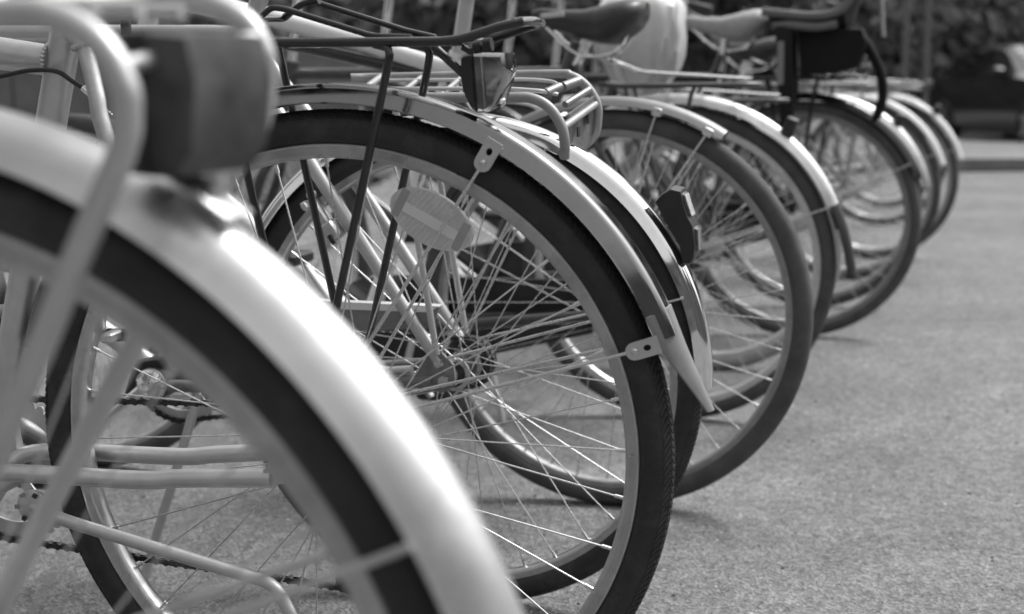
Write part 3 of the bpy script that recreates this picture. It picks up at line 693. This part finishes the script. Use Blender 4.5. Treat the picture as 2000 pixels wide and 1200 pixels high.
# derailleur guard plates, chain guard
mb=MB(); mb.prism([(.176,.4373),(.0113,.4355),(.022,.4065),(.178,.397),(.30,.395),(.30,.437)],.0405,.046); cg=mb.build('chain_guard',greyp,Cb)
mb=MB(); mb.prism([(.30,.4405),(.0113,.4375),(.024,.4290),(.30,.4290)],.0465,.0475); mb.prism([(.30,.4405),(.0113,.4375),(.0113,.4365),(.30,.4392)],.030,.0475); mb.build('guard_stripe',whitep,cg)
mb=MB(); mb.tube([(.27,.043,.40),(.27,.043,.36),(.225,.048,.345)],.004,8); mb.tube([(.17,.048,.355),(.09,.05,.345),(.05,.055,.35)],.006,10); mb.build('guard_bracket',alu,cg)
kickstand(Cb,(.3905,.03,.292),(.475,.09,.005)); 
# block reflector on the fender
tl=MB(); tl.prism([(-.288,.590),(-.300,.597),(-.313,.594),(-.316,.578),(-.322,.560),(-.329,.548),(-.332,.520),(-.330,.505),(-.325,.4975),(-.3155,.4985),(-.312,.520),(-.291,.556),(-.279,.580)],-.022,.022,.04); t_=tl.build('tail_lamp',blackpl,Cb)
l2=MB(); l2.prism([(-.313,.590),(-.3175,.588),(-.3265,.560),(-.322,.560)],-.015,.015,.1); l2.prism([(-.3285,.546),(-.334,.544),(-.3355,.516),(-.331,.512)],-.014,.014,.1); l2.build('lens',riblens,t_)
mb=MB(); Rm=Matrix.Rotation(math.radians(-57),3,'Y')
mb.box((.172,.056,.560),(.050,.022,.018),Rm,bev=.003); mb.box((.158,.060,.538),(.026,.030,.032),Rm,bev=.003); mb.box((.186,.064,.575),(.012,.034,.010),Rm,bev=.002); mb.cyl((.178,.068,.590),(.178,.076,.590),.006,12)
vb=mb.build('rim_brake',silver_hi,Cb); MB().box((.150,.0765,.530),(.014,.003,.006),Rm,bev=.0005).build('brake_slot',blackpl,vb)
mudguard_stays(Cb,RC,.338,[20,66],.026,eye=(.012,.365),m=steel)
saddle(Cb,.10,.955); MB().cyl((.287,0,.82),(.250,0,.905),.0125).build('seat_post',silver,Cb)
front_end(Cb,RC,((.935,.60),(.88,.865)),1.05,silver,barz=1.05); wheel(Cb,(1.05,0,RC),RC,.0190,.3125,.299,rear=False,detail=1); fender(Cb,RC,.352,.336,.0255,20,150,chrome).location=(1.05,0,0)

# ------------------------------------------------------------------ bicycle D
RD=.3455
D=bicycle((.1702,2.4165),-16.83,.0048,'bicycle with grey rear tyre and short cut-off pale fender, beyond the chrome one')
wheel(D,(0,0,RD),RD,.0195,.3165,.3035,rear=True,detail=2,tread=0,tyrem=rubber_grey,rimm=mat('dull_alloy_rim',.36,.45,.5,.5,noise=.15,nscale=40,dirt=.3,dirtcol=.15),phase=.02)
fd=fender(D,RD,.3675,.3530,.0245,57,150,mat('grey_alloy_fender',.21,.42,.35,.5,noise=.08,nscale=30,dirt=.2,dirtcol=.2),n=90,power=3)
mudguard_stays(D,RD,.353,[61,76],.0245,eye=(.012,.378),r=.0022)
for d in(61,76):
    q=polar(RD,.351,d,.0255); MB().box(q,(.016,.003,.014),Matrix.Rotation(math.radians(-(90-d)),3,'Y'),bev=.0008).build('stay_clip',alu,fd)
f=MB(); f.tube([(.455,0,.300),(.2843,0,.7540),(.27,0,.79)],.015,16); f.tube([(.284,0,.760),(.45,0,.812),(.6237,0,.859),(.86,0,.905)],[.0155,.0155,.017,.018],16); f.tube([(.46,0,.30),(.90,0,.66)],.0175,16); f.tube([(.925,0,.62),(.86,0,.93)],.018,16)
f.cyl((.455,-.036,.3),(.455,.036,.3),.02,16); f.build('frame',whitep,D)
f=MB(); f.tube([(.30,0,.748),(.55,0,.803),(.74,0,.835)],.0105,12); f.build('lower_tube',blackp,D)
for sg in(1,-1):
    MB().tube(curve([(.282,sg*.014,.745),(.18,sg*.04,.60),(.012,sg*.056,RD+.02)]),.0085,12).build('seat_stay',darkp,D)
    MB().tube(curve([(.44,sg*.025,.295),(.25,sg*.045,.32),(.02,sg*.056,RD)]),.0095,12).build('chain_stay',darkp,D)
crankset(D,(.455,.30),ang=55); chain_part(D,(.455,.30),.085,(0,RD),.034,-.046,detail=1); gear(D,(0,RD),-.044,.05,20,.022,'sprocket',chainm,False)
MB().prism([(.56,.315),(.50,.375),(.42,.39),(.05,RD+.045),(-.03,RD+.025),(-.03,RD-.03),(.38,.215),(.52,.225)],-.060,-.040).build('chain_guard',blackp,D)
kickstand(D,(.35,.04,.29),(.40,.12,.005)); saddle(D,.10,1.0); MB().cyl((.27,0,.78),(.24,0,.95),.0135).build('seat_post',alu,D)
front_end(D,RD,((.92,.62),(.86,.935)),1.05,silver,barz=1.08,straight=True); wheel(D,(1.05,0,RD),RD,.0195,.3165,.3035,rear=False,detail=1,tyrem=rubber_grey)
#SCENE2
# ------------------------------------------------------------------ farther bicycles
def far_bike(pos,yaw,lean,R,label,frame_m=greyp,fen=None,fa0=5,fa1=160,tyrem=rubber_grey,rimm=rim_alu,rackm=None,rz=.745,saddle_at=None,sm=leather,seat=(.27,.78),mixte=False,barz=1.05,straight=False,cg=False,ck=50,steer=0,seattilt=0,rails=chrome,lamp=True,phase=0,crest=.372,lip=.353,det=1,nocrank=False,bars=4,clamp=True,sth=.062):
    b=bicycle(pos,yaw,lean,label)
    wheel(b,(0,0,R),R,.0185,R-.031,R-.044,rear=True,detail=det,tyrem=tyrem,rimm=rimm,phase=phase)
    if fen:
        fender(b,R,crest,lip,.026,fa0,fa1,fen,n=80,power=2.8)
        mudguard_stays(b,R,lip,[fa0+8],.026,eye=(.012,R+.02),r=.0022)
        fender(b,R,crest,lip,.026,30,160,fen,n=60,power=2.8).location=(1.05,0,0)
    generic_frame(b,R,frame_m,seat=seat,mixte=mixte)
    crankset(b,(.44,.285),ang=ck); chain_part(b,(.44,.285),.085,(0,R),.034,-.046,detail=0)
    MB().cyl((0,-.06,R),(0,-.03,R),.035,20).build('sprocket',chainm,b)
    if cg:
        MB().prism([(.55,.30),(.50,.37),(.42,.385),(.02,R+.05),(-.03,R+.02),(-.02,R-.03),(.40,.20),(.50,.21)],-.058,-.040).build('chain_guard',frame_m,b)
    if rackm: rack(b,R,rackm,z=rz,bars=bars,clamp=clamp)
    if lamp and fen:
        q=polar(R,crest+.002,fa0+38); MB().box((q[0]-.012,0,q[2]+.005),(.026,.045,.04),Matrix.Rotation(math.radians(-20),3,'Y'),bev=.004).build('tail_lamp',lensh,b)
    if saddle_at:
        saddle(b,saddle_at[0],saddle_at[1],m=sm,tilt=seattilt,L=.255,W=.088,thick=sth)
        sx=saddle_at[0]+.125
        MB().cyl((seat[0]-.005,0,seat[1]-.02),(sx,0,saddle_at[1]-.065),.0125,14).build('seat_post',chrome,b)
    hh=((.93,.60),(.885,.80)); front_end(b,R,hh,1.05,frame_m,barz=barz,straight=straight)
    wheel(b,(1.05,0,R),R,.0185,R-.031,R-.044,rear=False,detail=1,tyrem=tyrem,rimm=rimm,phase=phase+.05)
    MB().tube(curve([(.44,.04,.27),(.40,.09,.14),(.36,.13,.004)]),.007,10).build('kickstand',alu,b)
    return b
E_=far_bike((.36,3.083),-15,.02,.345,'bicycle with pale fender ending in a black flap and black saddle with pale strip',fen=silver_hi,fa0=14,frame_m=darkp,cg=True,rackm=darkp,rz=.735,saddle_at=(.0605,.915),seat=(.225,.80),barz=1.02,straight=True,rimm=rim_bright,tyrem=rubber_grey,phase=.1,crest=.374,sth=.088)
mb=MB(); rows=[]
for d,r in((22,.376),(14,.378),(6,.382),(-1,.388)):
    rows.append([Vector(polar(.345,r-.016*abs(-1+i/4)**3,d,(-1+i/4)*.030)) for i in range(9)]); 
mb.loft([row+[p+Vector((.003,0,0)) for p in row[::-1]] for row in rows]); mb.build('mud_flap',blackpl,E_)
for ch in E_.children:
    if ch.name.startswith('saddle'):
        MB().box((.262,.0345,.888),(.052,.004,.010),Matrix.Rotation(math.radians(4),3,'Y'),bev=.0006).build('pale_strip',lightp,ch)
P_=far_bike((.527,3.649),-12,.02,.325,'bicycle with pale wheels whose saddle is wrapped in a white plastic bag',frame_m=darkp,cg=True,fen=None,tyrem=mat('pale_tyre',.30,.6,0,.3,noise=.2,nscale=30),rimm=rim_bright,rackm=darkp,rz=.70,saddle_at=(.09,.94),seat=(.25,.76),barz=1.0,mixte=True)
F_=far_bike((.8483,4.154),-14,.0,.3475,'bicycle with black fender and black child seat over its rear wheel',frame_m=blackp,fen=blackp,fa0=20,rackm=blackp,rz=.76,saddle_at=(.0943,.955),sm=greyvinyl,seat=(.24,.80),barz=1.08,rimm=mat('dull_rim',.3,.4,.8,.5,noise=.2,nscale=40),phase=.06,lamp=False,cg=True,sth=.085)
far_bike((1.022,4.734),-12,.02,.345,'bicycle with narrow white-topped fender directly behind the child seat one',frame_m=darkp,fen=silver_hi,fa0=10,rackm=blackp,rz=.74,saddle_at=(.10,.90),barz=1.06,lamp=True,cg=True,sth=.08)
far_bike((1.30,5.448),-10,.02,.345,'bicycle with broad white fender, second before the outermost white fender',frame_m=greyp,fen=whitep,fa0=16,rackm=greyen,rz=.75,saddle_at=(.11,.93),sm=leather,barz=1.1,straight=True,lamp=False)
I_=far_bike((1.588,6.147),-8,.02,.345,'bicycle with outermost white fender and small tail lamp, beside the dark car',frame_m=lightp,fen=whitep,fa0=14,rackm=greyp,rz=.75,saddle_at=(.10,.95),sm=blackpl,barz=1.04,lamp=True,mixte=True)
J_=far_bike((2.023,7.732),-10,.02,.345,'pale bicycle with chrome rack, second from the far end of the row',frame_m=whitep,fen=silver,fa0=14,rackm=greyp,rz=.74,saddle_at=(.10,.92),barz=1.04,lamp=False)
far_bike((2.386,8.967),-5,.02,.345,'grey bicycle with dark saddle, the farthest one of the row',frame_m=silver,fen=darkp,fa0=14,rackm=alu,rz=.74,saddle_at=(.10,.9),barz=1.04,lamp=False,straight=True)
# plastic bag over saddle P
def local_thing(name,host,label,cat):
    r=empty(name,host.location,host.rotation_euler); return tag(r,label,cat)
bg_=MB(); rings=[]; random.seed(3)
secs=[(.690,.200,.012,.015),(.715,.198,.030,.03),(.745,.192,.058,.05),(.78,.186,.082,.075),(.82,.19,.100,.095),(.86,.195,.112,.108),(.90,.195,.114,.112),(.935,.190,.108,.104),(.958,.186,.092,.085),(.972,.18,.066,.058),(.978,.17,.03,.025)]
for j,(z_,cx0,hx,hy) in enumerate(secs):
    o=[]; lowf=max(0,(.93-z_)/.24)
    for i in range(48):
        a=2*PI*i/48; k=1+lowf*(.16*math.sin(i*1.31+z_*22)+.10*math.sin(i*2.9-z_*35))+random.uniform(-.05,.05)*max(.35,min(1,lowf*2))+.05*math.sin(i*.7+z_*60)*math.sin(i*1.7)
        ca_,sa_=math.cos(a),math.sin(a); o.append((cx0+hx*k*math.copysign(abs(ca_)**.6,ca_),hy*k*math.copysign(abs(sa_)**.6,sa_),z_+max(.2,lowf)*random.uniform(-.014,.014)))
    rings.append(o)
bg_.loft(rings); bo=bg_.build('plastic_bag',plasticbag); bo.location=P_.location; bo.rotation_euler=P_.rotation_euler
tag(bo,'crumpled white plastic bag pulled over a bicycle saddle','plastic bag')
# child seat on F
CS=local_thing('child_seat',F_,'black child seat with padded cushion and high backrest above a bicycle rear wheel','child seat')
mb=MB(); rows=[]
prof=[(.085,.905),(.04,.895),(-.03,.885),(-.085,.885),(-.115,.90),(-.135,.94),(-.155,1.0),(-.185,1.08),(-.21,1.17),(-.225,1.24)]
hw=[.13,.15,.155,.155,.155,.15,.15,.145,.135,.11]
for (x,z),h in zip(prof,hw):
    row=[]
    for i in range(13):
        t=-1+i/6; e=abs(t)**4; back=min(1,max(0,(z-.88)/.12))
        row.append(Vector((x+e*.055*back,t*h,z+e*(.05*(1-back)))))
    rows.append(row)
rr_=[]
for row in rows: rr_.append(row+[p+Vector((-.012,0,-.010)) for p in row[::-1]])
mb.loft(rr_); mb.build('seat_shell',mblack,CS)
for (a,b_) in(((.098,.939),.022),((.075,.912),.020)):
    pass
mb=MB(); mb.tube(curve([(.105,.125,.945),(.04,.15,.935),(-.03,.155,.928),(-.09,.155,.935),(-.125,.15,.965),(-.15,.15,1.02)]),.013,10)
mb.tube(curve([(.075,.13,.905),(.03,.155,.905),(-.04,.158,.898),(-.10,.158,.905)]),.012,10); mb.build('seat_rim',mat('grey_trim',.13,.45,0,.4),CS)
mb=MB(); mb.loft([ring(.09,.11,.935,.900,18,3),ring(.0,.125,.920,.890,18,3),ring(-.09,.125,.925,.890,18,3)]); mb.build('cushion',mat('cushion_fabric',.06,.8,0,.2,bump=.4,bscale=200),CS)
for sg in(1,-1):
    mb=MB(); mb.prism([(.070,.90),(.020,.90),(.012,.70),(.018,.60),(.075,.598),(.085,.615),(.050,.63)],sg*.135-.035,sg*.135+.035,.08); mb.build('leg_guard',mblack,CS)
    mb=MB(); mb.box((.052,sg*.172,.80),(.018,.003,.12),bev=.001); mb.build('strap',mat('strap_webbing',.2,.7),CS)
mb=MB(); mb.prism([(.015,.90),(-.17,.895),(-.185,.85),(-.165,.79),(-.10,.770),(.0,.768)],-.12,.12,.06); mb.build('support_block',mblack,CS)
mb=MB()
for sg in(1,-1): mb.tube(curve([(-.15,sg*.10,.89),(-.19,sg*.09,.835),(-.222,sg*.075,.765),(-.228,sg*.065,.70),(-.212,sg*.06,.645)]),.013,12)
mb.tube([(-.212,.06,.645),(-.212,-.06,.645)],.008,10); mb.build('support_bow',mblack,CS)
MB().tube(curve([(-.19,.13,1.10),(-.215,.12,.98),(-.225,.10,.87)]),.006,8).build('harness_cord',mat('pale_cord',.35,.7),CS)

# ------------------------------------------------------------------ background: railing, car, trees
RL=empty('metal_railing',(3.6,12.2,0),(0,0,math.radians(-6))); tag(RL,'grey metal railing with two tall posts standing behind the bicycles','railing')
galv=mat('galvanised_steel',.13,.5,.3,.5,noise=.15,nscale=10,dirt=.3,dirtcol=.2)
for x,h in((-.225,2.6),(-.05,2.6)):
    MB().box((x,0,h/2),(.05,.05,h),bev=.006).build('post',galv,RL)
for x in(-1.3,-2.6,-4.2,-5.9): MB().box((x,0,.38),(.05,.05,.76),bev=.006).build('post',galv,RL)
MB().box((-3.2,-.03,.79),(6.4,.045,.06),bev=.005).build('rail',galv,RL); MB().box((-3.2,-.03,.42),(6.4,.04,.05),bev=.005).build('rail',galv,RL)

# dark hatchback car, heading towards the camera, flank visible
carp=mat('dark_car_paint',.04,.18,.1,.5,coat=.8); glass=mat('car_glass',.01,.05,0,.8,coat=.5)
def car(loc,rz,L=4.1,W=1.7,label='',H=1.34):
    c=empty('parked_car',loc,(0,0,rz)); tag(c,label,'car')
    # body loft along X (front = +X)
    secs=[(-2.03,.70,.34,.72,.72,.0),(-1.98,.80,.22,.86,.86,0),(-1.6,.84,.20,.93,1.06,.62),(-1.05,.85,.20,.94,1.30,.60),(-.3,.85,.20,.93,1.34,.60),(.25,.85,.20,.92,1.30,.60),(.75,.85,.20,.90,1.08,.62),(1.05,.84,.20,.88,.92,.70),(1.7,.81,.22,.76,.78,.70),(1.98,.70,.30,.62,.64,.6),(2.06,.60,.36,.55,.56,.5)]
    rings=[]
    for x,hw,zb,zs,zt,tw in secs:
        tw=tw or hw*.95; k=(H/1.34)
        pts=[(hw*.9,zb),(hw,zb+.12),(hw*1.0,(zb+zs)/2),(hw*.98,zs),(tw,zt-.05 if zt>zs+.1 else zt-.005),(tw*.85,zt),(0,zt+.015),(-tw*.85,zt),(-tw,zt-.05 if zt>zs+.1 else zt-.005),(-hw*.98,zs),(-hw,(zb+zs)/2),(-hw,zb+.12),(-hw*.9,zb),(0,zb-.01)]
        rings.append([(x,y,z*k) for y,z in pts])
    mb=MB().loft(rings); mb.build('body',carp,c)
    k=H/1.34
    for sg in(1,-1):
        P=[(-1.45,.96),(-1.15,1.20),(-.9,1.255),(-.2,1.27),(.2,1.24),(.52,1.12),(.82,.93)]
        g=MB(); top=[(x,z) for x,z in P]; vs=[]
        for x,z in top:
            t=(z-.93)/(1.28-.93); vs.append((x,sg*(.845-.22*t+.012),z*k))
        g.add(vs,[list(range(len(vs)))],False); g.build('window',glass,c)
        mb=MB(); mb.box((.62,sg*.93,.98*k),(.12,.16,.11),bev=.03); mb.build('door_mirror',carp,c)
        for x in(-1.25,1.30):
            wm=MB(); wm.revolve([(.20,-.09),(.29,-.10),(.31,-.07),(.31,.07),(.29,.10),(.20,.09)],c=(x,sg*.78,.31),n=40); wt=wm.build('tyre',rubber,c)
            rm=MB(); rm.cyl((x,sg*.77,.31),(x,sg*.845,.31),.20,32)
            for q in range(5): a=2*PI*q/5; rm.box((x+.1*math.cos(a),sg*.865,.31+.1*math.sin(a)),(.2,.03,.05),Matrix.Rotation(-a,3,'Y'))
            rm.build('wheel_rim',silver,wt)
        MB().box((0,sg*.857,.52*k),(2.2,.012,.04)).build('door_trim',blackpl,c)
        MB().box((-2.0,sg*.62,.70*k),(.05,.26,.14),bev=.01).build('tail_light',lensh,c)
        MB().box((2.0,sg*.55,.58*k),(.06,.28,.11),bev=.01).build('headlight',glass,c)
    ws=MB(); ws.add([(.30,-.56,1.262*k),(.30,.56,1.262*k),(.98,.68,.93*k),(.98,-.68,.93*k)],[[0,1,2,3]],False); ws.build('windscreen',mat('sky_reflecting_glass',.35,.06,.75,.8,coat=1),c)
    rw=MB(); rw.add([(-1.08,-.54,1.30*k),(-1.08,.54,1.30*k),(-1.72,.66,.98*k),(-1.72,-.66,.98*k)],[[0,1,2,3]],False); rw.build('rear_window',glass,c)
    MB().box((2.05,0,.42*k),(.03,.5,.11)).build('number_plate',whitep,c)
    return c
car((6.98,18.6,.0),math.radians(-84),label='dark hatchback car parked beyond the row of bicycles at the right edge')

# trees with trunks, limbs and leaf crowns
bark=mat('bark',.06,.9,0,.2,noise=.4,nscale=6,bump=.6,bscale=20)
leafd=mat('dark_foliage',.19,.6,0,.3,noise=.6,nscale=.8); leafl=mat('mid_foliage',.34,.6,0,.3,noise=.6,nscale=.9); leafm=mat('dull_foliage',.25,.6,0,.3,noise=.6,nscale=.8)
TR=[]
def tree_proto(seed,h,rad,n,leaf,sz=.16,low=.25):
    random.seed(seed); t=MB(); 
    pts=[(0,0,0),(.05,.02,h*.2),(-.03,.05,h*.45),(.04,0,h*.8)]; t.tube(curve(pts,4),[.16,.13,.10,.04],10)
    cl=[]
    for i in range(14):
        z=h*random.uniform(low,.92); a=random.uniform(0,2*PI); r=rad*random.uniform(.35,.9)*(1-.45*abs(z/h-.5))
        e=Vector((r*math.cos(a),r*math.sin(a),z)); s=Vector((0,0,max(.3,z-h*.22))); t.tube(curve([s,s.lerp(e,.5)+Vector((0,0,.15)),e],3),[.06,.035,.012],6); cl.append((e,rad*random.uniform(.28,.5)))
    c=MB()
    for i in range(n):
        e,rr=random.choice(cl); d=Vector((random.gauss(0,1),random.gauss(0,1),random.gauss(0,.8))).normalized()*rr*random.random()**.45
        p=e+d
        if p.z<.15: p.z=.15+random.random()*.3
        q=Vector((random.gauss(0,1),random.gauss(0,1),random.gauss(0,1))).normalized(); u_=q.orthogonal().normalized(); v_=q.cross(u_); s=sz*random.uniform(.5,1.2)
        c.add([p-u_*s,p+v_*s*.5,p+u_*s,p-v_*s*.5],[[0,1,2,3]],False)
    return t,c,leaf
protos=[tree_proto(11,5.5,2.0,4200,leafd),tree_proto(12,6.5,2.3,4200,leafl),tree_proto(13,4.6,1.9,3800,leafm)]
built=[]
LAB={0:'dark dense tree of the tree line behind the bicycles',1:'taller paler tree of the tree line behind the bicycles',2:'low dull bushy tree of the tree line behind the bicycles'}
def place_tree(i,x,y,s,rz):
    t,c,leaf=protos[i]
    r=empty('tree',(x,y,0),(0,0,rz)); r.scale=(s,s,s); tag(r,LAB[i],'tree','trees behind the bicycles')
    if i in dict(built): 
        for o in dict(built)[i]:
            q=o.copy(); COL.objects.link(q); q.parent=r
    else:
        built.append((i,[t.build('trunk',bark,r),c.build('crown',leaf,r)]))
random.seed(21)
for k in range(15):
    place_tree((0,1,2,1,0,2,0)[k%7],-9+1.95*k+random.uniform(-.4,.4),24.5+random.uniform(-1.2,2.0),random.uniform(.85,1.15),random.uniform(0,6))
for k in range(9):
    place_tree((2,0,1)[k%3],-10+3.6*k+random.uniform(-.6,.6),30+random.uniform(-1,2),random.uniform(1.2,1.5),random.uniform(0,6))
# hedge mass behind, reads as one mass
random.seed(5); mb=MB()
for i in range(26000):
    x=random.uniform(-16,26); y=random.uniform(27,30.5); z=random.random()**.9*(4.3+.8*math.sin(x*.7)+.6*math.sin(x*1.9))
    q=Vector((random.gauss(0,1),random.gauss(0,1),random.gauss(0,1))).normalized(); u_=q.orthogonal().normalized(); v_=q.cross(u_); s=random.uniform(.12,.3); p=Vector((x,y,z+.05))
    mb.add([p-u_*s,p+v_*s*.6,p+u_*s,p-v_*s*.6],[[0,1,2,3]],False)
tag(mb.build('hedge',leafd),'dense dark hedge filling the background behind the trees','hedge',kind='stuff')

# low wall on the left behind the row
LW=MB(); 
for i in range(9): LW.box((-10.2+1.0*i,16.5,.66),(.985,.25,1.32),bev=.015)
LW.box((-6.2,16.5,1.36),(9.2,.34,.08),bev=.01)
tag(LW.build('low_wall',mat('concrete_wall',.17,.85,0,.3,noise=.2,nscale=3,dirt=.3,dirtcol=.1)),'low grey concrete wall beyond the bicycles at the left of the picture','wall')

# wire baskets and bags on the racks of the middle bicycles
def wire_basket(host,x0,x1,hw,z0,z1,m,label):
    r=empty('wire_basket',host.location,host.rotation_euler); tag(r,label,'basket'); mb=MB()
    for z in (z0,(z0+z1)/2,z1): mb.tube([(x0,-hw,z),(x1,-hw,z),(x1,hw,z),(x0,hw,z)],.0035 if z<z1 else .005,6,closed=True)
    for i in range(11):
        x=x0+(x1-x0)*i/10
        for sg in(1,-1): mb.tube([(x,sg*hw,z0),(x,sg*hw,z1)],.0018,5)
        mb.tube([(x,-hw,z0),(x,hw,z0)],.0018,5)
    for i in range(9):
        y=-hw+2*hw*i/8
        for x in(x0,x1): mb.tube([(x,y,z0),(x,y,z1)],.0018,5)
    mb.build('wire_mesh',m,r); return r

wire_basket(I_,.93,1.22,.16,.72,.95,chrome,'bright wire basket at the front of the bicycle with the outermost white fender')
wire_basket(J_,.93,1.24,.17,.74,.98,blackp,'dark wire basket at the front of the pale bicycle near the far end')
